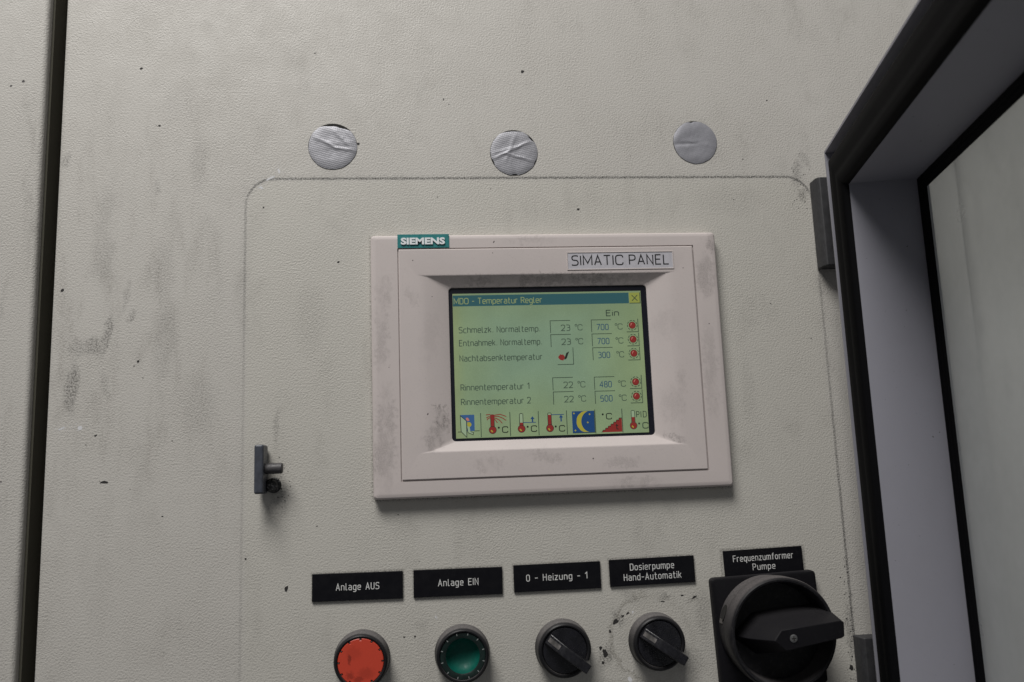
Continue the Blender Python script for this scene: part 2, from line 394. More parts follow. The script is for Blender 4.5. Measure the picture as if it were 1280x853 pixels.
# ------------------------------------------------------------------ lettering
def fillet(pts, r, closed=False):
    P = [Vector(p[:2]) for p in pts]; R = [p[2] if len(p) > 2 else r for p in pts]
    out = []; n = len(P)
    for i in range(n):
        if (i in (0, n - 1)) and not closed:
            out.append(tuple(P[i])); continue
        a, b, c = P[i - 1], P[i], P[(i + 1) % n]
        rr = min(R[i], (a - b).length * .499, (c - b).length * .499)
        if rr < 1e-3: out.append(tuple(b)); continue
        p0 = b + (a - b).normalized() * rr; p1 = b + (c - b).normalized() * rr
        for k in range(6):
            t = k / 5
            q = p0 * (1 - t) ** 2 + b * (2 * t * (1 - t)) + p1 * t * t
            w = 0.72                                        # a little squarer than a parabola
            out.append(tuple(q))
    return out
def O_(x, z0, z1, r): return ([(0, z0), (x, z0), (x, z1), (0, z1)], r, True)
GLYPH = {
 'A': (5.6, [([(0, 0), (2.8, 10), (5.6, 0)], 0), ([(1, 3.2), (4.6, 3.2)], 0)]),
 'E': (4.6, [([(4.6, 10), (0, 10), (0, 0), (4.6, 0)], 0), ([(0, 5.3), (4, 5.3)], 0)]),
 'I': (0, [([(0, 0), (0, 10)], 0)]),
 'N': (5, [([(0, 0), (0, 10), (5, 0), (5, 10)], 0)]),
 'U': (5, [([(0, 10), (0, 0), (5, 0), (5, 10)], 2.6)]),
 'S': (5, [([(4.8, 9.0, 1), (4.6, 10), (0, 10), (0, 5.2), (5, 5.2), (5, 0), (0.2, 0), (0, 1)], 2.4)]),
 'H': (5, [([(0, 0), (0, 10)], 0), ([(5, 0), (5, 10)], 0), ([(0, 5.2), (5, 5.2)], 0)]),
 'D': (5.2, [([(0, 0, 0), (0, 10, 0), (5.2, 10, 3), (5.2, 0, 3)], 3, True)]),
 'F': (4.6, [([(4.6, 10), (0, 10), (0, 0)], 0), ([(0, 5.2), (3.8, 5.2)], 0)]),
 'P': (5, [([(0, 0), (0, 10, 0), (5, 10), (5, 4.6), (0, 4.6)], 2.7)]),
 '0': (4.6, [O_(4.6, 0, 10, 2.3)]),
 '1': (2.4, [([(0, 7.8), (2.4, 10), (2.4, 0)], 0)]),
 '-': (3.4, [([(0, 4.4), (3.4, 4.4)], 0)]),
 'a': (4.5, [([(0.4, 7), (4.5, 7), (4.5, 0)], 2), ([(4.5, 4.1), (0, 4.1), (0, 0), (4.5, 0)], 2)]),
 'd': (4.5, [O_(4.5, 0, 7, 2.3), ([(4.5, 0), (4.5, 10)], 0)]),
 'e': (4.5, [([(0, 3.5), (4.5, 3.5, 0), (4.5, 7), (0, 7), (0, 0), (4.2, 0)], 2.3)]),
 'f': (3.4, [([(1.2, 0), (1.2, 10), (3.4, 10)], 1.9), ([(0, 7), (3.2, 7)], 0)]),
 'g': (4.5, [O_(4.5, 0, 7, 2.3), ([(4.5, 7), (4.5, -3), (0.4, -3)], 2.2)]),
 'i': (0, [([(0, 0), (0, 7)], 0), ([(0, 9.4), (0, 10)], 0)]),
 'k': (4.2, [([(0, 0), (0, 10)], 0), ([(4, 7), (0, 2.8)], 0), ([(1.4, 4.2), (4.2, 0)], 0)]),
 'l': (1.7, [([(0, 10), (0, 0), (1.7, 0)], 1.5)]),
 'm': (7.6, [([(0, 0), (0, 7)], 0), ([(0, 5.4), (0, 7), (3.8, 7), (3.8, 0)], 1.8), ([(3.8, 5.4), (3.8, 7), (7.6, 7), (7.6, 0)], 1.8)]),
 'n': (4.5, [([(0, 0), (0, 7)], 0), ([(0, 5.2), (0, 7), (4.5, 7), (4.5, 0)], 2.1)]),
 'o': (4.6, [O_(4.6, 0, 7, 2.3)]),
 'p': (4.5, [O_(4.5, 0, 7, 2.3), ([(0, 7), (0, -3)], 0)]),
 'q': (4.5, [O_(4.5, 0, 7, 2.3), ([(4.5, 7), (4.5, -3)], 0)]),
 'r': (3, [([(0, 0), (0, 7)], 0), ([(0, 5), (0, 7), (3, 7)], 2)]),
 's': (4.2, [([(4, 7), (0, 7), (0, 3.6), (4.2, 3.6), (4.2, 0), (0, 0)], 1.75)]),
 't': (3.3, [([(1.1, 10), (1.1, 0), (3.3, 0)], 1.8), ([(0, 7), (3.1, 7)], 0)]),
 'u': (4.5, [([(0, 7), (0, 0), (4.5, 0), (4.5, 2)], 2.2), ([(4.5, 0), (4.5, 7)], 0)]),
 'z': (4, [([(0, 7), (4, 7), (0, 0), (4, 0)], 0)]),
 'M': (7.2, [([(0, 0), (0, 10), (3.6, 2), (7.2, 10), (7.2, 0)], 0)]),
 'T': (5.6, [([(0, 10), (5.6, 10)], 0), ([(2.8, 10), (2.8, 0)], 0)]),
 'C': (6.2, [([(6.2, 7.6), (5.6, 10), (0, 10), (0, 0), (5.6, 0), (6.2, 2.4)], 3.4)]),
 'R': (5, [([(0, 0), (0, 10, 0), (5, 10), (5, 4.8), (0, 4.8)], 2.6), ([(2.6, 4.8), (5.2, 0)], 0)]),
 'O': (6.2, [O_(6.2, 0, 10, 3.1)]),
 'b': (4.5, [O_(4.5, 0, 7, 2.3), ([(0, 0), (0, 10)], 0)]),
 'c': (4.2, [([(4.2, 6.4, 1), (4, 7), (0, 7), (0, 0), (4, 0), (4.2, .6)], 2.2)]),
 'h': (4.5, [([(0, 0), (0, 10)], 0), ([(0, 5.2), (0, 7), (4.5, 7), (4.5, 0)], 2.1)]),
 '.': (1.2, [([(0.1, 0.6), (1.2, 0.6)], 0)]),
 '2': (4.6, [([(0, 8), (0, 10), (4.6, 10), (4.6, 5.5), (0, 0, 0), (4.8, 0)], 2.2)]),
 '3': (4.6, [([(0, 10), (4.4, 10), (4.4, 5.4), (1.4, 5.4)], 2.2), ([(1.4, 5.4), (4.6, 5.4), (4.6, 0), (0, 0)], 2.3)]),
 '4': (5, [([(3.8, 0), (3.8, 10), (0, 3), (5, 3)], 0)]),
 '5': (4.6, [([(4.4, 10), (0.2, 10), (0, 5.6, 0), (4.6, 6.2), (4.6, 0), (0, 0)], 2.3)]),
 '7': (4.6, [([(0, 10), (4.6, 10), (1.4, 0)], 0)]),
 '8': (4.6, [([(0.2, 5.3), (4.4, 5.3), (4.4, 10), (0.2, 10)], 2.2, True), O_(4.6, 0, 5.3, 2.2)]),
 'L': (4.4, [([(0, 10), (0, 0), (4.4, 0)], 0)]),
}
def engrave(mb, text, x0, x1, zb, cap, w, y, gap=2.0, space=4.5, cap_style='round', zfun=None):
    """single-stroke lettering fitted between x0 and x1"""
    pos = []; x = 0.0
    for ch in text:
        if ch == ' ': x += space; continue
        pos.append((ch, x)); x += GLYPH[ch][0] + gap
    tot = x - gap
    sx = (x1 - x0) / tot if tot > 0 else 1.0; sz = cap / 10
    k = 0
    for ch, px in pos:
        for st in GLYPH[ch][1]:
            pts, r = st[0], st[1]; closed = len(st) > 2
            fp = fillet(pts, r, closed)
            mb.stroke([(x0 + (px + a) * sx, zb + b * sz) for a, b in fp], w, y - 0.004 * (k % 4), closed, cap_style)
            k += 1
    return mb

def text_shape(mb, string, x0, x1, zb, cap, y, offset=0.0, mi=0, depth=0.0, cap_ref='H', shear=0.0):
    """built-in font, fitted to x0..x1 with capital height cap"""
    def get(s):
        cu = bpy.data.curves.new('lettering', 'FONT'); cu.body = s; cu.offset = offset; cu.resolution_u = 3
        ob = bpy.data.objects.new('lettering', cu)
        me = bpy.data.meshes.new_from_object(ob)
        vs = [(v.co.x, v.co.y) for v in me.vertices]; fs = [tuple(p.vertices) for p in me.polygons]
        bpy.data.objects.remove(ob); bpy.data.curves.remove(cu); bpy.data.meshes.remove(me)
        return vs, fs
    rv, _ = get(cap_ref); ch = max(v[1] for v in rv) - min(v[1] for v in rv)
    vs, fs = get(string)
    lo = min(v[0] for v in vs); hi = max(v[0] for v in vs)
    sx = (x1 - x0) / (hi - lo); sz = cap / ch
    pv = [(x0 + (vx - lo) * sx, y, zb + vy * sz) for vx, vy in vs]
    if depth:
        n = len(pv)
        edges = {}
        for f in fs:
            for a, b in zip(f, f[1:] + f[:1]):
                if (b, a) in edges: del edges[(b, a)]
                else: edges[(a, b)] = 1
        allv = pv + [(a, y + depth, c) for a, _, c in pv]
        mb.add(allv, fs + [(a, b, b + n, a + n) for a, b in edges], mi)
    else:
        mb.add(pv, fs, mi)
    return mb

# ------------------------------------------------------------------ cabinet
def grid_front(x0, x1, z0, z1, thick, r=1.2):
    """a sheet-steel door: softly bent edge, returns going back"""
    mb = MB()
    rings = [rr4(x0, x1, z0, z1, 2.0, thick), rr4(x0, x1, z0, z1, 2.0, r)]
    for k in range(1, 5):
        a = math.pi / 2 * k / 4
        i = r * (1 - math.cos(a))
        rings.append(rr4(x0 + i, x1 - i, z0 + i, z1 - i, 2.0, r - r * math.sin(a)))
    return mb.loft(rings, True, True)

# soot specks and paint scrapes sticking to the lacquer: ragged flakes a few hundredths proud
HARD = [((-9.4, 186.7), (1.7, 1.3), 0, 1), ((-243.7, 186.9), (1.3, 1.1), 0, .9), ((-113.1, 138.4), (1.5, 1.3), 0, 1), ((-283.9, 48.9), (1.7, 1.2), 20, 1),
                             ((22.1, 95.3), (1.3, 1.0), 0, .9), ((-125.6, 63.5), (1.2, .9), 40, .9), ((-256.5, -62.3), (3.6, 1.1), 0, 1), ((-155.4, -125.3), (1.4, 2.6), -25, .85),
                             ((-232, 150), (1, 1), 0, .7), ((-170, 98), (.8, .8), 0, .8), ((-240, 6), (1.4, .9), 40, .8), ((-262, -36), (1.2, .8), 20, .7), ((-60, -186), (1.1, .9), 0, .8),
                             ((-84, -155), (1, .8), 0, .8), ((-90, -155), (1, .8), 0, .8), ((-178, -108), (.9, .9), 0, .6), ((150, 168), (.9, .9), 0, .6), ((-60, 168), (.7, .7), 0, .6),
                             ((31.5, -153), (3.2, 1.7), 40, 1), ((24.5, -170), (2.2, 3.4), 12, 1), ((22, -167), (1.3, 1.6), 12, 1), ((23, -175), (1.2, 1.6), 0, 1), ((36, -150), (1.4, .9), 30, 1), ((39, -148.5), (1.6, .9), 20, 1), ((60, -143), (2, .6), -10, 1), ((79, -141.5), (2.6, .8), 30, 1), ((72, -140), (1.5, .6), 10, .9), ((28, -158), (.9, 1.6), 0, .8), ((170.5, -186), (1.8, 2.6), 0, 1)]
WHITE = [((-270.8, -31.3), (2.4, 2.8), 0, 1), ((-280.8, -31.4), (3.6, 1.2), 25, .9), ((-171.5, 110.5), (1.8, 2.2), 40, .9), ((-166, 116.5), (6, 1.2), 30, .8),
                              ((-161, 121), (1.4, 3), 20, .7), ((40, -168), (1.6, 4), 8, .9), ((38, -185), (2.5, 3), 20, .9), ((42, -148), (1.1, 1.6), 0, .9), ((-72, -145), (1, 1.2), 0, .9)]
def flake(mb, c, r, ang, rnd, y):
    n = 13; a0 = math.radians(ang)
    pts = []
    for k in range(n):
        t_ = 2 * math.pi * k / n; q = rnd.uniform(0.55, 1.0)
        x, z = r[0] * q * math.cos(t_), r[1] * q * math.sin(t_)
        pts.append((c[0] + x * math.cos(a0) - z * math.sin(a0), c[1] + x * math.sin(a0) + z * math.cos(a0)))
    mb.poly(pts, y)
def flakes(items, name, mat, parent, seed, sat, shrink=0.62):
    rnd = random.Random(seed); mb = MB(); k = 0
    for c, r, ang, w in items:
        k += 1
        flake(mb, c, (r[0] * shrink, r[1] * shrink), ang, rnd, -0.03 - 0.001 * (k % 17))
        for _ in range(int(sat * rnd.random() * max(1, r[0] + r[1]) * .5)):
            k += 1
            q = rnd.uniform(.12, .3)
            flake(mb, (c[0] + rnd.gauss(0, r[0] * .9), c[1] + rnd.gauss(0, r[1] * .9)), (q * 1.3, q), rnd.uniform(0, 180), rnd, -0.03 - 0.001 * (k % 17))
    o = mb.build(name, mat, parent, face_out=False); o['kind'] = 'stuff'
    return o
t = thing('control_cabinet', 'pale grey textured steel control cabinet with sooty smears behind everything', 'cabinet', (0, 0, 0))
d = grid_front(-289, 274.5, -420, 420, 20).build('cabinet_door', MAIN_PAINT, t, smooth=40)
d['label'] = 'wide sooty cabinet door carrying the touch panel and switches'
rnd = random.Random(77)
for _ in range(34):
    q = rnd.uniform(.25, .55)
    HARD.append(((rnd.uniform(-285, 165), rnd.uniform(-195, 235)), (q * rnd.uniform(.8, 1.6), q), rnd.uniform(0, 180), 1))
for _ in range(26):                     # crumbs caught beside the hinge and round the latch
    HARD.append(((rnd.gauss(168, 3.5), rnd.gauss(110, 9)), (rnd.uniform(.25, .7), rnd.uniform(.2, .45)), rnd.uniform(0, 180), 1))
for _ in range(40):
    HARD.append(((rnd.gauss(-158.5, 3.2), rnd.gauss(-66, 6)), (rnd.uniform(.2, .55), rnd.uniform(.2, .4)), rnd.uniform(0, 180), 1))
for _ in range(30):
    HARD.append(((rnd.gauss(172, 1.6), rnd.uniform(-195, -120)), (rnd.uniform(.25, .7), rnd.uniform(.3, .8)), rnd.uniform(0, 180), 1))
flakes(HARD, 'soot_speck', plain('soot', (0.022, 0.020, 0.020), 0.8), d, 5, 3, 0.85)
flakes(WHITE, 'paint_scrape', plain('scraped_paint', (0.68, 0.68, 0.70), 0.6), d, 6, 10, 0.62)
d = grid_front(-700, -299.4, -420, 420, 34, r=2.4).build('cabinet_door', SIDE_PAINT, t, smooth=40)
d['label'] = 'neighbouring cabinet door beyond the dark gap at the left edge'
MB().box(-299.2, -297.9, 5.0, 33, -420, 420).build('gap_shade_strip', plain('olive_gap_shade', (0.085, 0.08, 0.06), 0.9), d)  # added strip, no real seal; gap shade is put into its olive colour
d = grid_front(279.5, 900, -420, 420, 30, r=3).build('side_panel', SIDE_PAINT, t, smooth=40)
d.location = Vector((0, 9, 0)) * S
d['label'] = 'grey panel seen through the hazy pane at the right'
MB().box(-330, 330, 40, 60, -420, 420).build('cabinet_body', DARK, t)

# ------------------------------------------------------------------ operator panel
hmi = thing('operator_panel', 'pinkish grey touch panel with a green lit temperature screen in the middle of the door', 'control panel', (0, 0, 0))
gx0, gx1, gz0, gz1 = -90.1, 91.4, -68.3, 69.6
rings = [rr4(-106, 106, -78, 78, 2.2, -0.2), rr4(-106, 106, -78, 78, 2.2, -5.0), rr4(-105.7, 105.7, -77.7, 77.7, 2.0, -5.8), rr4(-105.0, 105.0, -77.0, 77.0, 1.6, -6.5), rr4(-103.4, 103.4, -75.6, 75.8, 1.2, -6.9), rr4(-102.6, 102.6, -74.8, 75.0, 1.0, -6.93),
         rr4(gx0, gx1, gz0, gz1, 0.3, -7.0), rr4(gx0, gx1, gz0, gz1, 0.3, -6.0),
         rr4(gx0 + .75, gx1 - .75, gz0 + .75, gz1 - .75, 0.3, -6.0), rr4(gx0 + .75, gx1 - .75, gz0 + .75, gz1 - .75, 0.3, -7.2), rr4(gx0 + 1.2, gx1 - 1.2, gz0 + 1.2, gz1 - 1.2, 0.3, -7.5),
         rr4(gx0 + 1.8, gx1 - 1.8, gz0 + 1.8, gz1 - 1.8, 0.3, -7.5), rr4(-79.4, 79.6, -52.7, 53.2, 0.4, -7.5), rr4(-76.4, 76.6, -52.1, 52.6, 0.4, -7.42), rr4(-73.0, 73.2, -51.6, 52.2, 0.5, -7.0), rr4(-61.0, 62.0, -46.9, 46.4, 2.2, -3.6), rr4(-60.2, 61.2, -46.2, 45.8, 2.4, -3.2), rr4(-60.2, 61.2, -46.2, 45.8, 2.4, -1.4)]
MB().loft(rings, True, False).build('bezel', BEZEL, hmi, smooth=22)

TEAL = plain('teal_badge', (0.018, 0.19, 0.195), 0.45, vary=0.08)
LETTER_W = plain('white_letters', (0.82, 0.84, 0.86), 0.45)
bd = MB().prism([(-89.9, 69.7), (-59.1, 69.7), (-59.1, 78.15), (-89.9, 78.15)], -6.2, -7.55).build('brand_badge', [TEAL], hmi, bevel=(0.15, 2))
text_shape(MB(), 'SIEMENS', -87.9, -61.5, 71.9, 4.15, -8.25, offset=0.042, depth=0.7).build('lettering', LETTER_W, bd)
LILAC = plain('lilac_grey_label', (0.50, 0.49, 0.53), 0.35, vary=0.06)
INK = plain('black_ink', (0.012, 0.012, 0.014), 0.5)
mp = MB()
mp.prism([(12.6, 55.2), (77.7, 55.2), (77.7, 65.3), (12.6, 65.3)], -7.2, -7.58)
mp = mp.build('model_plate', LILAC, hmi)
# slim recess lip round the model plate: shadow line on top and left, lit line below and right
lip = MB()
for a, b, c, d in ((12.0, 78.3, 65.3, 65.9), (12.0, 78.3, 54.6, 55.2), (12.0, 12.6, 55.2, 65.3), (77.7, 78.3, 55.2, 65.3)):
    lip.box(a, b, -7.2, -7.86, c, d)
lip.build('plate_lip', BEZEL, hmi, bevel=(0.12, 2))
engrave(MB(), 'SIMATIC PANEL', 15.2, 75.2, 57.6, 5.9, 0.74, -7.62, gap=2.3, space=3.2, cap_style='butt').build('lettering', INK, mp, face_out=False)

# --- the screen: 320 x 240 grid
U0, V0, PX = -57.8, 42.2, 0.3606
def uv(u, v): return (U0 + u * PX, V0 - v * PX)
YS = -2.6
def lcd_mat():
    g = NT('green_lcd')
    x, y, z = g.sep(g.obj())
    ex = g.ramp(g.math('ABSOLUTE', g.math('ADD', x, 6)), 10, 62)
    ez = g.ramp(g.math('ABSOLUTE', g.math('SUBTRACT', z, 6)), 4, 52)
    e = g.math('MAXIMUM', ex, ez)
    e = g.math('ADD', e, g.math('MULTIPLY', g.math('SUBTRACT', g.noise(0.03, 3), 0.5), 0.5), clamp=True)
    c = g.mix(e, (0.212, 0.308, 0.218), (0.258, 0.336, 0.178))
    rim = g.math('MAXIMUM', g.ramp(x, -50, -58, 0, 1), g.ramp(x, 52, 58, 0, 0.6))
    c = g.mix(g.math('MULTIPLY', rim, 0.5), c, (0.30, 0.33, 0.14))
    fine = g.ramp(g.noise(2.2, 2), 0.3, 0.7, 0.93, 1.05)
    ce = g.mix(1.0, c, g.n('ShaderNodeCombineColor').outputs[0], 'MIX') if False else c
    v = g.n('ShaderNodeVectorMath', operation='SCALE'); g.put(v.inputs[0], ce); g.put(v.inputs['Scale'], fine)
    fine = g.math('MULTIPLY', fine, g.math('MULTIPLY', g.ramp(z, 16, 43, 1.0, 0.86), g.ramp(g.noise(0.045, 3, off=(8, 0, 2)), 0.3, 0.7, 0.93, 1.06)))
    g.put(v.inputs['Scale'], fine)
    dust = g.ramp(g.noise(1.6, 2, 0.5, off=(3, 0, 3)), 0.74, 0.80)
    g.set(color=g.mix(dust, (0.07, 0.10, 0.06), (0.4, 0.4, 0.4)), rough=0.42, emit=v.outputs[0], emit_k=0.60, spec=0.25)
    return g.mat
def ink(name, c, k=0.6):
    """a colour shown by the lit screen"""
    g = NT('screen_' + name)
    g.set(color=tuple(x * .25 for x in c), rough=0.42, emit=c, emit_k=k, spec=0.25)
    return g.mat
I_BG = ink('cell_green', (0.27, 0.36, 0.165))
I_DARK = ink('dark_green', (0.045, 0.068, 0.048))
I_TEXT = ink('grey_text', (0.066, 0.098, 0.070))
I_BLUE = ink('blue_text', (0.040, 0.095, 0.150))
I_TITLE = ink('title_blue', (0.034, 0.108, 0.122))
I_TTEXT = ink('title_text', (0.27, 0.33, 0.15))
I_RED = ink('red', (0.25, 0.030, 0.026))
I_PINK = ink('pink', (0.55, 0.20, 0.16))
I_NAVY = ink('navy', (0.018, 0.065, 0.185))
I_YEL = ink('yellow', (0.40, 0.36, 0.05))
I_BLACK = ink('black', (0.02, 0.025, 0.02))
I_PALE = ink('pale', (0.32, 0.42, 0.27))
I_SKY = ink('sky', (0.045, 0.115, 0.27))

scr = MB().loft([rr4(-60.8, 61.8, -46.8, 46.4, 2, -1.8), rr4(-60.8, 61.8, -46.8, 46.4, 2, -2.3)], True, True).build('screen', plain('screen_border', (0.008, 0.009, 0.016), 0.35), hmi)
x1, z1 = uv(320, 240.5)
MB().prism([(U0, z1), (x1, z1), (x1, V0), (U0, V0)], -2.25, YS).build('display_area', lcd_mat(), scr)

class Draw(MB):
    def __init__(self):
        super().__init__(); self.y = YS - 0.03
    def up(self): self.y -= 0.006; return self.y
    def rect(self, u0, v0, u1, v1, mi=0): return self.poly([uv(u0, v0), uv(u1, v0), uv(u1, v1), uv(u0, v1)], self.up(), mi)
    def pg(self, pts, mi=0): return self.poly([uv(*p) for p in pts], self.up(), mi)
    def ln(self, pts, w=1.1, mi=0, closed=False, cap='butt'): return self.stroke([uv(*p) for p in pts], w * PX, self.up(), closed, cap, mi)
    def disc(self, u, v, r, mi=0, n=20): return self.pg([(u + r * math.cos(2 * math.pi * k / n), v + r * math.sin(2 * math.pi * k / n)) for k in range(n)], mi)
    def txt(self, s, u0, u1, vb, cap, mi=0, offset=0.0):
        xa, zb = uv(u0, vb); xb, _ = uv(u1, vb)
        k = len(self.mi)
        if len(s) == 1: engrave(self, s, xa, xb, zb, cap * PX, (1.18 + offset * 25) * PX, self.up(), cap_style='butt')
        else: engrave(self, s, xa, xb, zb, cap * PX, (1.3 + offset * 20) * PX, self.up(), gap=2.1, space=4.0, cap_style='butt')
        self.mi[k:] = [mi] * (len(self.mi) - k)
        self.y -= .012
        return self
    def done(self, name, mats, parent=scr): return self.build(name, mats, parent, face_out=False)

Draw().rect(0.5, 3, 299, 21.5).done('title_bar', I_TITLE)
d = Draw(); d.y -= 0.02
d.txt('MDO - Temperatur Regler', 2.5, 150, 17.5, 9.6).done('lettering', I_TTEXT)
d = Draw(); d.rect(300, 3, 319, 21.5, 0); d.ln([(304.5, 7.5), (314, 17.5)], 1.3, 1); d.ln([(314, 7.5), (304.5, 17.5)], 1.3, 1); d.ln([(318.5, 3), (318.5, 21.3), (300, 21.3)], 1.2, 1)
d.done('close_button', [ink('button_olive', (0.30, 0.33, 0.075)), I_DARK])
Draw().txt('Ein', 259, 280, 42.5, 9.6, 0, 0.012).done('lettering', I_DARK)
for s, u0, u1, v in (('Schmelzk. Normaltemp.', 9.5, 145, 66.5), ('Entnahmek. Normaltemp.', 9.5, 147, 88.5), ('Nachtabsenktemperatur', 9.5, 146.5, 114), ('Rinnentemperatur 1', 10, 122.5, 162.5), ('Rinnentemperatur 2', 10, 124, 186.2)):
    Draw().txt(s, u0, u1, v, 9.6).done('lettering', I_TEXT)
def field(u, v, val, blue, wide):
    d = Draw()
    d.ln([(u, v + 21), (u, v), (u + 34, v)], 1.1, 0)
    d.txt(val, u + (9 if wide else 18.5), u + (28.5 if wide else 33), v + 17.3, 9.6, 1)
    d.done('value_field', [I_DARK, I_BLUE if blue else I_TEXT])
    d = Draw(); a = u + (40 if wide else 41.5)
    d.ln([(a + 2 + 1.7 * math.cos(t * math.pi / 5), v + 8.5 + 1.7 * math.sin(t * math.pi / 5)) for t in range(10)], 1.0, 0, True)
    d.txt('C', a + 5.2, a + 12.6, v + 16.8, 9.2)
    d.done('unit_sign', I_TEXT)
for v, val in ((49, '23'), (72.7, '23'), (145.3, '22'), (169, '22')): field(162.5, v, val, False, False)
for v, val in ((49, '700'), (73, '700'), (96.5, '300'), (146, '480'), (169.7, '500')): field(232.5, v, val, True, True)
for v in (59.5, 83.5, 107.5, 155.7, 179.8):
    d = Draw(); u = 302.3
    d.disc(u, v, 5.6, 0)
    for k in range(9):
        a0 = 2 * math.pi * k / 9
        d.ln([(u + 8.3 * math.cos(a0 + t), v + 8.3 * math.sin(a0 + t)) for t in (0, .16, .32, .48)], 1.2, 1)
    d.ln([(u + 5.6 * math.cos(2 * math.pi * k / 20), v + 5.6 * math.sin(2 * math.pi * k / 20)) for k in range(20)], 0.8, 3, True)
    d.ln([(u - 2.6, v - 2.0), (u - 0.6, v - 3.2), (u - 3.0, v + 0.4)], 1.2, 2)
    d.ln([(312.3, v - 11), (312.3, v + 11.2), (292, v + 11.2)], 1.1, 1)
    d.done('warning_lamp', [I_RED, I_DARK, I_PINK, ink('maroon', (0.13, 0.02, 0.02))])
d = Draw()
rnd = random.Random(4)
d.pg([(179.5 + (5.4 + rnd.uniform(-.9, .9)) * math.cos(2 * math.pi * k / 16), 111.5 + (5.2 + rnd.uniform(-.9, .9)) * math.sin(2 * math.pi * k / 16)) for k in range(16)], 0)
d.pg([(184, 113), (187.5, 104), (192.5, 101.5), (190, 107), (188, 113), (184, 116)], 1)
d.ln([(199, 95), (199, 123.5), (172, 123.5)], 1.1, 2)
d.done('night_icon', [I_RED, I_BLACK, I_DARK])

def degree_c(d, u, v, mi):
    d.disc(u, v - 0.5, 1.7, mi)
    d.txt('C', u + 6, u + 15, v + 7.5, 9.3, mi, 0.012)
def thermometer(d, u, v, full, red, dark, yel, pale):
    top = v - 25
    d.ln([(u - 2.9, v - 3), (u - 2.9, top + 1.2), (u - 1.6, top), (u + 1.6, top), (u + 2.9, top + 1.2), (u + 2.9, v - 3)], 1.0, dark)
    d.rect(u - 2.3, top + .8, u + 2.3, v, pale)
    d.rect(u - 2.5, full, u + 2.5, v, red)
    d.disc(u, v, 6.4, dark); d.disc(u, v, 5.6, red)
    d.pg([(u - 3.4, v + 1), (u - 1, v + 4), (u + .6, v + 2.6), (u - 2, v - .4)], yel)
# exit door with a small walking figure
d = Draw()
d.rect(8, 202.5, 30.5, 229, 0)
d.ln([(3, 230), (9, 230)], 1, 1); d.ln([(30, 229), (38.5, 229)], 1, 1)
d.pg([(7.5, 203.5), (17.5, 212.5), (17.5, 239), (8.5, 229.5)], 4); d.ln([(7.5, 203.5), (17.5, 212.5), (17.5, 239), (8.5, 229.5)], 1, 1, True)
d.pg([(16.5, 207.5), (20, 207), (22.5, 211.5), (19.5, 213), (17, 210.5)], 2)
d.disc(22, 218.5, 3.6, 3); d.rect(18.6, 214.5, 23.5, 220, 3); d.pg([(18.3, 221), (22.5, 222), (23.6, 230.5), (28.5, 232), (28, 235), (21, 233), (19, 228)], 4)
d.ln([(18.3, 223), (19.5, 231.5), (27.8, 235.2), (28.5, 231.5), (23.8, 230)], .9, 1)
d.done('exit_icon', [I_SKY, I_BLACK, I_PINK, I_YEL, I_PALE])
# spraying thermometer
d = Draw()
thermometer(d, 60, 228.5, 203.5, 0, 1, 2, 3)
for pts in ([(60, 205), (55, 203), (49.5, 203.5)], [(60, 207), (54, 206.5), (50, 208.5)], [(60, 205), (66, 204), (73, 203.2), (83, 207)], [(61, 206), (70, 206.5), (77, 209.5), (82.5, 213.5)], [(61, 208), (67, 210), (72, 213), (76, 218)], [(61, 209), (65, 212.5), (68, 217)], [(58, 208), (53, 209.5), (51, 212)]):
    d.ln(pts, 1.3, 0)
degree_c(d, 70, 225.5, 1); d.done('spray_icon', [I_RED, I_BLACK, I_YEL, I_PALE])
# lower and upper setpoint
for u, v, lev, au, cu, cv in ((107.5, 228, 218, 126, 117.5, 225.5), (154.5, 228.5, 206.5, 173.5, 164, 226.5)):
    d = Draw()
    thermometer(d, u, v, max(lev, v - 22), 0, 1, 2, 3)
    d.ln([(u + 3, lev), (u + 24, lev)], 1.1, 4)
    hi = 208.5 if lev > 210 else 207.5
    d.rect(au - 1.1, hi + 2, au + 1.1, 218, 4); d.pg([(au - 3.4, hi + 4), (au, hi - .6), (au + 3.4, hi + 4)], 4)
    degree_c(d, cu, cv, 1); d.done('setpoint_icon', [I_RED, I_BLACK, I_YEL, I_PALE, I_NAVY])
# moon and stars
d = Draw()
d.rect(192, 202, 229, 237.5, 0); d.ln([(229.2, 202), (229.2, 237.8), (192, 237.8)], 1, 2)
outer = [(214.5 + 15.6 * math.cos(a), 219.5 + 17.4 * math.sin(a)) for a in [math.radians(t) for t in range(-78, -283, -12)]]
inner = [(222.5 + 15.5 * math.cos(a), 219.5 + 17.5 * math.sin(a)) for a in [math.radians(t) for t in range(-260, -99, 12)]]
n_ = min(len(outer), len(inner))
for k in range(n_ - 1):
    d.y = YS - 0.045
    d.poly([uv(*outer[k * (len(outer) - 1) // (n_ - 1)]), uv(*outer[(k + 1) * (len(outer) - 1) // (n_ - 1)]), uv(*inner[::-1][(k + 1) * (len(inner) - 1) // (n_ - 1)]), uv(*inner[::-1][k * (len(inner) - 1) // (n_ - 1)])], d.y, 1)
for u, v in ((195.3, 205.5), (221.5, 207.5), (217.8, 221), (196.5, 233.6)):
    d.pg([(u + (1.9 if k % 2 == 0 else 1.0) * math.cos(math.pi * k / 4), v + (1.9 if k % 2 == 0 else 1.0) * math.sin(math.pi * k / 4)) for k in range(8)], 1)
d.done('night_mode_icon', [I_NAVY, I_YEL, I_DARK])
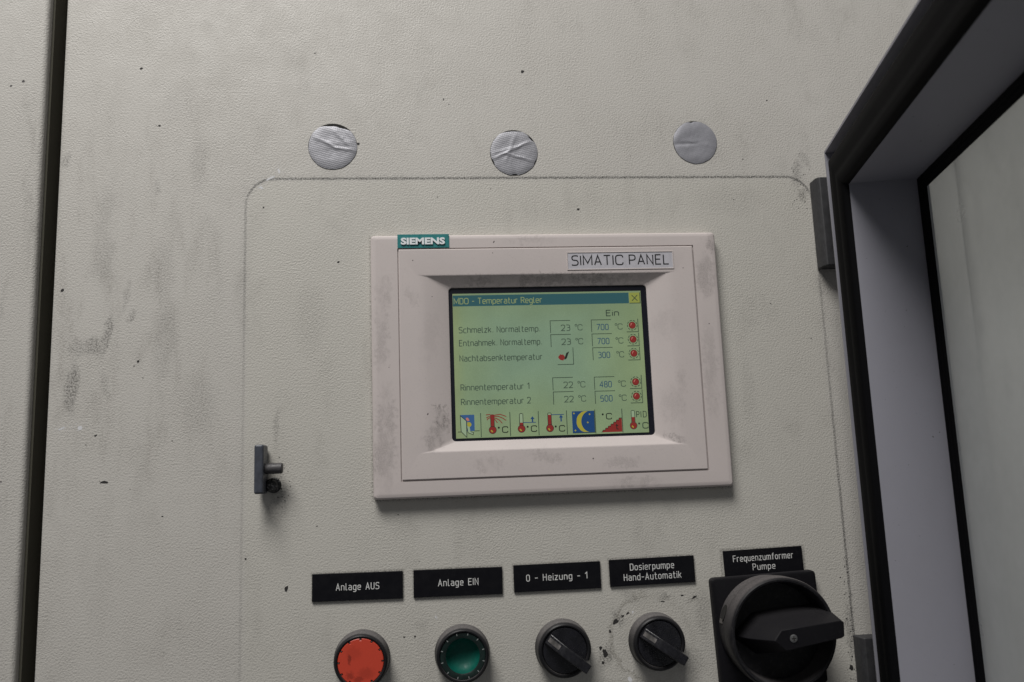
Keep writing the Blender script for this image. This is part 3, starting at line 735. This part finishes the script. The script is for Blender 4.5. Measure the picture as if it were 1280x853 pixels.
# rising ramp
d = Draw()
st = [(240, 238)]
for k in range(7):
    u = 242 + k * 4.7; v = 235.6 - k * 3.2
    st += [(u, v + .9), (u + .5, v - .9), (u + 2.6, v - 1.3), (u + 3.9, v - .2)]
st += [(275, 214.5), (275, 238)]
d.pg(st, 0); d.ln(st[:-1], .9, 1)
degree_c(d, 243.5, 209, 1); d.txt('t', 264.5, 269, 233.5, 8.5, 1, 0.01); d.done('ramp_icon', [I_RED, I_BLACK])
# controller icon
d = Draw()
thermometer(d, 294.5, 228.5, 214.5, 0, 1, 2, 3)
for s_, a, b in (('P', 300.5, 305), ('I', 308, 309.2), ('D', 311.8, 317)):
    d.txt(s_, a, b, 215, 9.5, 1)
degree_c(d, 304, 226, 1); d.done('controller_icon', [I_RED, I_DARK, I_YEL, I_PALE])
for u in (41, 89, 136, 183, 230.5, 276):
    Draw().ln([(u, 200), (u, 239.5)], 1.2, 0).done('divider', I_DARK)

# ------------------------------------------------------------------ nameplates
PLATE = NT('black_laminate')
PLATE.set(color=PLATE.mix(PLATE.math('MULTIPLY', PLATE.ramp(PLATE.noise(0.25, 6, 0.75, stretch=(1, 1, 2)), 0.62, 0.85), 0.3), (0.005, 0.005, 0.007), (0.07, 0.07, 0.07)), rough=PLATE.ramp(PLATE.noise(0.3, 4), 0.3, 0.7, 0.32, 0.5))
PLATE.set(spec=0.22)
PLATE = PLATE.mat
ENGR = plain('engraved_white', (0.66, 0.66, 0.65), 0.6, vary=0.12)
GN = 'engraved nameplates above the controls'
def nameplate(label, loc, tilt, lines, hw=25.4, hz=7.6):
    t = thing('nameplate', label, 'nameplate', (loc[0], 0, loc[1]), tilt, GN)
    p = MB().prism([(-hw, -hz), (hw, -hz), (hw, hz), (-hw, hz)], -0.05, -1.3).build('plate', PLATE, t, bevel=(0.22, 2))
    mb = MB()
    for s, x0, x1, zb, cap in lines:
        engrave(mb, s, x0, x1, zb, cap, 0.40, -1.34, gap=3.0, space=6.0)
    mb.build('lettering', ENGR, p, face_out=False)
nameplate('black nameplate engraved Anlage AUS above the red button', (-115.7, -125.8), -0.6, [('Anlage AUS', -11.9, 12.0, -1.7, 3.45)])
nameplate('black nameplate engraved Anlage EIN above the green button', (-58.8, -126.2), -0.5, [('Anlage EIN', -11.3, 11.4, -1.7, 3.45)])
nameplate('black nameplate engraved 0 - Heizung - 1', (-1.4, -125.9), 0.1, [('0 - Heizung - 1', -18.0, 17.3, -1.6, 3.45)])
nameplate('black nameplate engraved Dosierpumpe Hand-Automatik in two lines', (54.7, -125.3), 0.5, [('Dosierpumpe', -13.0, 13.0, 1.2, 3.5), ('Hand-Automatik', -17.0, 17.0, -4.5, 3.5)])
nameplate('black nameplate engraved Frequenzumformer Pumpe above the big rotary switch', (122.3, -123.0), 1.2, [('Frequenzumformer', -18.4, 18.2, 1.1, 3.4), ('Pumpe', -6.9, 6.6, -4.3, 3.4)], hw=24.2)

# ------------------------------------------------------------------ push buttons and selectors
collar_prof = [(15.6, 0.0), (15.6, -1.0), (15.2, -2.0), (15.0, -8.0), (14.7, -9.6), (14.2, -10.6), (13.6, -11.0), (13.0, -10.9), (12.7, -10.4), (12.7, -7.0)]
def notched(r, depth, y, n=12, w=0.05):
    pts = []
    for k in range(n):
        a = 2 * math.pi * k / n + math.pi / 12 * 0
        for t in range(5): 
            b = a + w + (2 * math.pi / n - 2 * w) * t / 4
            pts.append((r * math.cos(b), r * math.sin(b)))
        e = 2 * math.pi * (k + 1) / n
        for b in (e - w, e + w): pts.append(((r - depth) * math.cos(b), (r - depth) * math.sin(b)))
    return pts
def lens_mat(name, c, soot, rough=0.38):
    g = NT(name)
    sm = g.many(g.vmath('ADD', g.obj(), g.vmath('MULTIPLY', g.vmath('SUBTRACT', g.noise(0.5, 4, 0.6, out='Color'), (.5, .5, .5)), (5, 0, 5))), [((-6, 2), (1.4, 3.5), 0, .9), ((-6, -7), (3, 3), 0, .7), ((-1, -9), (4, 2.5), 0, .7), ((3, -6), (6, 4), 0, .4), ((-4, 5), (6, 5), 0, .25)])
    g.set(color=g.mix(g.math('MULTIPLY', sm, soot), c, tuple(x * .12 for x in c)), rough=rough, normal=g.bump(g.noise(1.2, 3), 0.15, 0.1))
    return g.mat
GB = 'round push buttons'
t = thing('push_button', 'round red push button with black collar at the lower left', 'push button', (-113.5, 0, -165.0), group=GB)
MB().lathe(collar_prof, cap1=False).build('collar', BLACK_DUST, t, smooth=35)
pts = notched(12.5, 1.1, 0)
mb = MB(); mb.loft([[(x, -7, z) for x, z in pts], [(x, -10.5, z) for x, z in pts], [(x * .975, -10.75, z * .975) for x, z in pts]], False, True)
mb.build('cap', lens_mat('red_plastic', (0.57, 0.060, 0.031), 0.6), t, smooth=30)
tick = MB()
for k in range(12):
    a = 2 * math.pi * (k + 1) / 12; c_, s_ = math.cos(a), math.sin(a)
    tick.prism([(11.75 * c_ - .28 * s_, 11.75 * s_ + .28 * c_), (12.4 * c_ - .28 * s_, 12.4 * s_ + .28 * c_), (12.4 * c_ + .28 * s_, 12.4 * s_ - .28 * c_), (11.75 * c_ + .28 * s_, 11.75 * s_ - .28 * c_)], -9, -10.35)
tick.build('tick_marks', plain('dusty_notch', (0.16, 0.13, 0.12), 0.7), t)
t = thing('push_button', 'round green push button with dished lens in a black collar', 'push button', (-57.5, 0, -165.0), group=GB)
MB().lathe(collar_prof, cap1=False).build('collar', BLACK_DUST, t, smooth=35)
MB().lathe([(12.7, -7), (12.7, -10.0), (12.3, -10.3), (10.1, -10.3), (9.5, -10.0), (9.3, -8)], cap1=False).build('lens_ring', plain('dark_green_plastic', (0.006, 0.016, 0.014), 0.35, vary=.3), t, smooth=30)
MB().lathe([(9.45, -9.6), (9.2, -8.2), (8.4, -6.4), (7.0, -4.9), (5.0, -3.8), (2.5, -3.2), (0.3, -3.1)]).build('cap', plain('green_plastic', (0.003, 0.085, 0.064), 0.5, vary=.1, spec=.25), t, smooth=60)
tick = MB()
for k in range(12):
    a = 2 * math.pi * (k + .5) / 12; c_, s_ = math.cos(a), math.sin(a)
    tick.prism([(11.3 * c_ - .2 * s_, 11.3 * s_ + .2 * c_), (12.4 * c_ - .2 * s_, 12.4 * s_ + .2 * c_), (12.4 * c_ + .2 * s_, 12.4 * s_ - .2 * c_), (11.3 * c_ + .2 * s_, 11.3 * s_ - .2 * c_)], -10, -10.45)
tick.build('tick_marks', plain('pale_tick', (0.28, 0.30, 0.30), 0.5), t)

GS = 'small black selector switches'
t = thing('selector_switch', 'small black selector switch under the 0 - Heizung - 1 nameplate', 'selector switch', (-0.2, 0, -165.1), 0, GS)
MB().lathe([(15.8, 0.0), (15.8, -1.0), (15.4, -2.0), (15.3, -8.2), (15.0, -9.8), (14.4, -10.8), (13.7, -11.2), (13.0, -11.0), (12.7, -10.4), (12.7, -8.0)], cap1=False).build('collar', BLACK_DUST, t, smooth=35)
MB().lathe([(12.5, -8), (12.5, -10.4), (12.2, -10.8), (8, -11.0), (0.2, -11.0)]).build('disc', BLACK_GLOSS, t, smooth=30)
def bar(rot, secs, name, mat, parent, bev=0.5):
    """secs: (along, half width at base, half width at top, y base, y top)"""
    c_, s_ = math.cos(rot), math.sin(rot)
    rings = []
    for a, wb, wt, yb, yt in secs:
        rings.append([(a * c_ - q * s_, y, a * s_ + q * c_) for q, y in ((-wb, yb), (wb, yb), (wt, yt), (-wt, yt))])
    return MB().loft(rings, True, True).build(name, mat, parent, bevel=(bev, 3))
rot = math.radians(-38)
bar(rot, [(-12.2, 3.6, 2.9, -10.5, -13.2), (-4.2, 3.7, 2.8, -10.5, -19.0), (0, 3.7, 2.8, -10.5, -20.6), (14.2, 3.4, 2.6, -10.5, -22.3)], 'handle', BLACK_GLOSS, t)
a0, a1 = -11.6, -5.0
c_, s_ = math.cos(rot), math.sin(rot)
def onbar(a, q, lift):
    y = -13.2 + (a + 12.2) / 8.0 * (-5.8) - lift
    return (a * c_ - q * s_, y, a * s_ + q * c_)
MB().loft([[onbar(a0, -1.25, -.3), onbar(a1, -1.25, -.3), onbar(a1, 1.25, -.3), onbar(a0, 1.25, -.3)], [onbar(a0, -1.25, .12), onbar(a1, -1.25, .12), onbar(a1, 1.25, .12), onbar(a0, 1.25, .12)]], True, True).build('pointer', WHITE_MARK, t)
copy_tree(t, (54.2, 0, -164.3), 3.0, 'small black selector switch under the Dosierpumpe nameplate, ringed by grime')

# ------------------------------------------------------------------ big rotary switch
t = thing('rotary_switch', 'large black rotary main switch on a square plate under Frequenzumformer', 'rotary switch', (121, 0, -161.6), 1.8)
MB().loft([rrect(0, 0, 31.8, 31.8, 2.5, -0.05), rrect(0, 0, 31.8, 31.8, 2.5, -4.2), rrect(0, 0, 31.2, 31.2, 2.2, -5.2), rrect(0, 0, 30.4, 30.4, 2.0, -5.5)], False, True).build('base_plate', BLACK_MATT, t, smooth=35)
dial = MB().lathe([(29.6, -5.3), (29.6, -15.5), (30.2, -16.2), (30.6, -17.0), (30.7, -26.2), (30.2, -27.6), (29.4, -28.2), (28.4, -28.0), (27.8, -27.2), (26.8, -16.0), (26.0, -14.5), (0.3, -14.0)], n=96, c=(-0.4, 2.0)).build('dial', DIAL_DUST, t, smooth=32)
slot = MB()  # raised dark patch standing for the shade of the padlock recess
ang0 = math.radians(158)
ring_in, ring_out = [], []
for k in range(16):
    a = 2 * math.pi * k / 16
    dy, da = 3.3 * math.cos(a), 0.16 * math.sin(a)
    q = ang0 + da
    ring_in.append((-0.6 + 29.9 * math.cos(q), -10.6 + dy, 2.0 + 29.9 * math.sin(q)))
    ring_out.append((-0.6 + 29.4 * math.cos(q), -10.6 + dy, 2.0 + 29.4 * math.sin(q)))
slot.loft([ring_out, ring_in], False, True)
slot.build('padlock_slot_shade', DARK, dial)  # raised dark patch; the shade of a sunken slot is in its colour
chip = MB()
for q0, q1, y0, y1 in ((-0.20, -0.12, -7.6, -11.5),):
    chip.loft([[(-0.6 + r * math.cos(ang0 - q), y, 2 + r * math.sin(ang0 - q)) for q, y in ((q0, y0), (q0, y1), (q1, y1), (q1, y0))] for r in (29.5, 30.05)], False, True)
chip.build('worn_edge', WHITE_MARK, dial)
def tilt_pts(pts, y): return [(x - 121, y, z + 161.6) for x, z in pts]
base = [(93.5, -160.5), (108, -148.6), (146, -146.2), (149.5, -148), (149.0, -165.6), (145, -167.5), (108, -172)]
mid = [(101, -160.5), (111, -151.8), (147.6, -149.6), (150.2, -150.8), (149.6, -163.6), (147, -164.6), (112, -169)]
front = [(110.2, -160.4), (114.6, -155.2), (148.6, -152.9), (150.3, -153.9), (149.7, -161.0), (148.0, -161.9), (116.3, -166.0)]
hd = MB().loft([tilt_pts(base, -13), tilt_pts(mid, -28), tilt_pts(front, -39.6)], True, True).build('handle', BLACK_MATT, t, bevel=(0.45, 2))
sx, sz = 120.8 - 121, -159.8 + 161.6
MB().lathe([(2.1, -39.2), (2.1, -39.9), (1.7, -40.1), (0.05, -40.15)], n=28, c=(sx, sz)).build('screw', STEEL, t, smooth=30)
cr = MB(); cr.box(sx - 1.2, sx + 1.2, -40.0, -40.22, sz - .28, sz + .28); cr.box(sx - .28, sx + .28, -40.0, -40.25, sz - 1.2, sz + 1.2)
cr.build('screw_cross', DARK, t)

# ------------------------------------------------------------------ latch at the left
t = thing('latch_knob', 'small dark grey metal latch with a short pin and greasy stud at the left', 'latch', (-168.4, 0, -58.4))
MB().box(-2.6, 2.6, -1.5, -15, -13.7, 13.7).build('lever', plain('blue_grey_metal', (0.052, 0.058, 0.074), 0.42, grain=(1.3, .2, .12), vary=.2), t, bevel=(1.3, 4))
prof = [(0.2, 2.0), (3.0, 2.0), (3.0, 11.6), (2.6, 12.1), (0.2, 12.1)]
mb = MB()
mb.loft([[(x, -9 + r * math.cos(2 * math.pi * k / 32), 0.2 + r * math.sin(2 * math.pi * k / 32)) for k in range(32)] for r, x in prof], True, True)
mb.build('pin', plain('worn_pin_metal', (0.042, 0.040, 0.043), 0.55, grain=(1.2, .4, .2), vary=.35), t, smooth=35)
prof = [(4.4, 0.0)]
for k in range(6):
    prof += [(4.0, -0.3 - k * 0.95), (3.3, -0.75 - k * 0.95)]
prof += [(2.8, -6.4), (0.3, -6.6)]
g = NT('black_grease')
wet = g.ramp(g.noise(1.1, 3, 0.7), 0.52, 0.66)
g.set(color=g.mix(wet, (0.006, 0.006, 0.006), (0.11, 0.11, 0.115)), rough=g.ramp(wet, 0, 1, 0.35, 0.7), normal=g.bump(g.noise(0.9, 3), 0.9, 0.8))
MB().lathe(prof, n=40, c=(5.6, -9.2)).build('stud', g.mat, t, smooth=25)

# ------------------------------------------------------------------ tape patches
def tape_mat(name, c, weave, rough):
    g = NT(name)
    h = None
    if weave:
        def wave(direction, rot, k):
            mpn = g.n('ShaderNodeMapping'); g.put(mpn.inputs['Vector'], g.obj()); mpn.inputs['Rotation'].default_value = (0, math.radians(rot), 0)
            w = g.n('ShaderNodeTexWave', bands_direction=direction, wave_profile='SIN'); g.put(w.inputs['Vector'], mpn.outputs[0]); w.inputs['Scale'].default_value = k; w.inputs['Distortion'].default_value = 0.6
            w.inputs['Detail'].default_value = 1
            return w.outputs['Fac']
        wv = g.math('MAXIMUM', g.math('MULTIPLY', wave('Z', 14, 0.27), 1.0), g.math('MULTIPLY', wave('X', 14, 0.27), 0.9))
        h = g.math('ADD', wv, g.math('MULTIPLY', g.noise(0.6, 3), 0.8))
        cc = g.mix(g.math('MULTIPLY', g.ramp(wv, 0.2, 0.8, 1, 0), 0.5 * weave), c, tuple(x * .5 for x in c))
    else:
        h = g.noise(1.4, 3); cc = c
    cc = g.mix(g.ramp(g.noise(0.14, 4, 0.6), 0.4, 0.7, 0, .3), cc, tuple(x * .7 for x in c))
    g.set(color=cc, rough=rough, metal=0.35, normal=g.bump(h, 0.36 * (weave or .4), 0.2))
    return g.mat
def tape(label, loc, r, mat, creases, rim, seed, gaps=()):
    t = thing('tape_patch', label, 'tape patch', (loc[0], 0, loc[1]), 0, 'round silver tape patches covering holes')
    MB().lathe([(r * 1.0, -0.02), (r * 0.995, -0.12)], n=64).build('hole_shade', DARK, t)  # thin black disc stands for the shade inside the open hole
    rnd = random.Random(seed)
    nr, na = 26, 110
    mb = MB(); vs = []; fs = []
    ph = [rnd.uniform(0, 6.28) for _ in range(6)]
    def rad(a):
        q = r * (0.985 + 0.006 * math.sin(3 * a + ph[0]) + 0.005 * math.sin(7 * a + ph[1]) + 0.004 * math.sin(17 * a + ph[2]))
        for g0, w, dpt in gaps:
            dd = (a - math.radians(g0) + math.pi) % (2 * math.pi) - math.pi
            q -= dpt * math.exp(-(dd / math.radians(w)) ** 4)
        return q
    def hgt(x, z):
        h = 0.16 * mnoise.noise(Vector((x * .16, z * .16, seed))) + 0.05 * mnoise.noise(Vector((x * .5, z * .5, seed + 9)))
        for (xa, za), (xb, zb), w, k in creases:
            dx, dz = xb - xa, zb - za; L = dx * dx + dz * dz
            tt = max(0, min(1, ((x - xa) * dx + (z - za) * dz) / L))
            wob = 0.5 * mnoise.noise(Vector((x * .25, z * .25, seed + 4)))
            s = ((x - xa) * dz - (z - za) * dx) / math.sqrt(L) + wob
            ex = math.hypot(x - xa - tt * dx, z - za - tt * dz)
            fade = math.exp(-max(0, ex - abs(s)) ** 2 / 6) * (0.4 + 0.6 * math.sin(math.pi * (0.15 + 0.7 * tt)))
            h += 0.42 * k * fade * math.exp(-(s / w) ** 2)
        return h
    for i in range(nr + 1):
        for j in range(na):
            a = 2 * math.pi * j / na; q = rad(a) * (i / nr)
            x, z = q * math.cos(a), q * math.sin(a)
            edge = (i / nr) ** 8
            vs.append((x, -0.75 - hgt(x, z) * 1.0 * (1 - .5 * edge) + 0.45 * edge, z))
    for i in range(nr):
        for j in range(na):
            k = (j + 1) % na
            fs.append((i * na + j, i * na + k, (i + 1) * na + k, (i + 1) * na + j))
    mb.add(vs, fs)
    mb.build('tape', mat, t, smooth=70, face_out=False)
tape('round silver fabric tape patch, leftmost, with a diagonal fold and dark sliver on top', (-128.7, 136.6), 14.9, tape_mat('silver_cloth_tape', (0.36, 0.36, 0.39), 1.0, 0.5),
     [((-9, 5), (2, -1), 1.0, .75), ((2, -1), (14, -3), .9, .8), ((2, 9), (12, -2), 1.2, .7), ((5, 11), (13, 2), 1.0, -.6), ((-4, 2), (10, 2), 1.6, .35)], 0, 3, gaps=((82, 30, 1.7),))
tape('round silver fabric tape patch with crossed creases above the panel centre', (-16.9, 132.4), 15.0, tape_mat('silver_cloth_tape_b', (0.36, 0.36, 0.39), 1.0, 0.5),
     [((-13, -4), (12, 8), .9, .9), ((-4, -1), (13, -6), .8, .85), ((-12, 0), (2, 4), .9, .5), ((2, 13), (-5, -4), 1.2, .4), ((6, 12), (14, 4), 1.0, -.6)], 0, 8, gaps=((95, 20, .7), (270, 7, .9), (40, 9, .8), (205, 8, .5), (335, 8, .5)))
tape('smooth round silver tape patch near the open window frame', (100.0, 139.2), 14.4, tape_mat('silver_foil_tape', (0.37, 0.37, 0.405), 0.25, 0.42),
     [((-14, -1.2), (0, -1), 1.1, -.9), ((-14, 2.5), (-5, 7), 3.0, .5), ((0, -1), (10, -2), 1.5, .3)], 0, 15, gaps=((97, 5, .8),))

# ------------------------------------------------------------------ opened window door on the right
W, D, H = 355.0, 46.0, 440.0
win = thing('window_door', 'open grey framed window door with black gasket and hazy pane at the right', 'window door', (170.1, -30, 120.9))
win.rotation_euler = (0, 0, math.radians(180 + 77.3))
def frame_sweep(section):
    """section: points (inset from the outer edge, depth); mitred round the rectangle"""
    mb = MB()
    rings = []
    for i, n in section:
        rings.append([(i, n, -i), (W - i, n, -i), (W - i, n, -H + i), (i, n, -H + i)])
    return mb.loft(rings + [rings[0]])
g = NT('grey_powder_coat')
sp = g.ramp(g.noise(0.5, 2, 0.5, off=(0, 0, 3)), 0.745, 0.775)
cc = g.mix(g.ramp(g.noise(0.02, 5, 0.65), 0.35, 0.7, 0, .5), (0.262, 0.260, 0.300), (0.240, 0.238, 0.270))
cc = g.mix(g.math('MULTIPLY', g.ramp(g.noise(0.9, 4, 0.75), 0.62, 0.75), .35), cc, (0.08, 0.08, 0.085))
cc = g.mix(g.math('MULTIPLY', sp, .8), cc, (0.05, 0.045, 0.045))
g.set(color=cc, rough=0.48, normal=g.bump(g.noise(1.4, 2), 0.12, 0.08))
ALU = g.mat
frame_sweep([(0, 0.0), (1.4, 0.0), (1.4, 11), (8.6, 11), (8.6, 3), (31.8, 3), (31.8, 41.2), (31.8, 46.5), (0, 46.5)]).build('frame', ALU, win, smooth=30)
frame_sweep([(8.9, 3.2), (8.9, 0.4), (9.8, -0.6), (11.5, -1.2), (17, -1.0), (20, -0.3), (24, -1.1), (27, -0.9), (29.5, 0.0), (31.4, 1.6), (32.0, 3.6), (30, 3.2)]).build('gasket', RUBBER, win, smooth=50)
frame_sweep([(1.6, 11.2), (1.6, 9.8), (8.4, 9.8), (8.4, 11.2)]).build('channel_shade', DARK, win)  # strip painted near black to stand for the shade deep in the trough
frame_sweep([(31.6, 43.0), (31.6, 40.8), (32.6, 40.0), (34, 40.1), (35.0, 41.0), (36.4, 40.6), (38.0, 41.0), (38.8, 41.8), (39.0, 42.6)]).build('glass_seal', RUBBER, win, smooth=50)
g = NT('hazy_acrylic')
tr = g.n('ShaderNodeBsdfTransparent'); tr.inputs[0].default_value = (0.88, 0.90, 0.90, 1)
mx = g.n('ShaderNodeMixShader')
g.set(color=(0.72, 0.735, 0.745), rough=0.25, spec=0.5)
g.put(mx.inputs[0], g.ramp(g.noise(0.02, 4, 0.6), 0.3, 0.7, 0.34, 0.41))
g.put(mx.inputs[1], tr.outputs[0]); g.put(mx.inputs[2], g.b.outputs[0])
g.put(g.t.nodes['Material Output'].inputs[0], mx.outputs[0])
MB().box(32.2, W - 32.2, 42.7, 45.7, -H + 30.5, -30.5).build('pane', g.mat, win)
# hinges, in door coordinates (rotated back into the window door's frame)
inv = Matrix.Rotation(-win.rotation_euler.z, 4, 'Z')
def hinge(z0, z1):
    sec = [(173.2, -0.2), (172.9, -8.6), (174.4, -11.8), (188, -12.4), (203, -12.4), (203, -36), (190, -33.0), (199, -0.2)]
    sec = [(173.2, -0.2), (172.9, -9.0), (174.6, -11.8), (204, -12.2), (204, -0.2)]
    ring = lambda z: [tuple(inv @ Vector((x - 170.1, y + 30, z - 120.9))) for x, y in sec]
    h = MB().loft([ring(z0), ring(z1)], True, True).build('hinge', GREY_DARK, win, bevel=(0.7, 3))
    arm = [(189, -11.0), (201, -11.0), (201, -34.0), (189, -31.5)]
    ring = lambda z: [tuple(inv @ Vector((x - 170.1, y + 30, z - 120.9))) for x, y in arm]
    MB().loft([ring(z0 + 4), ring(z1 - 4)], True, True).build('hinge_arm', GREY_DARK, h)
hinge(54.4, 111.6)
hinge(-226.0, -167.5)
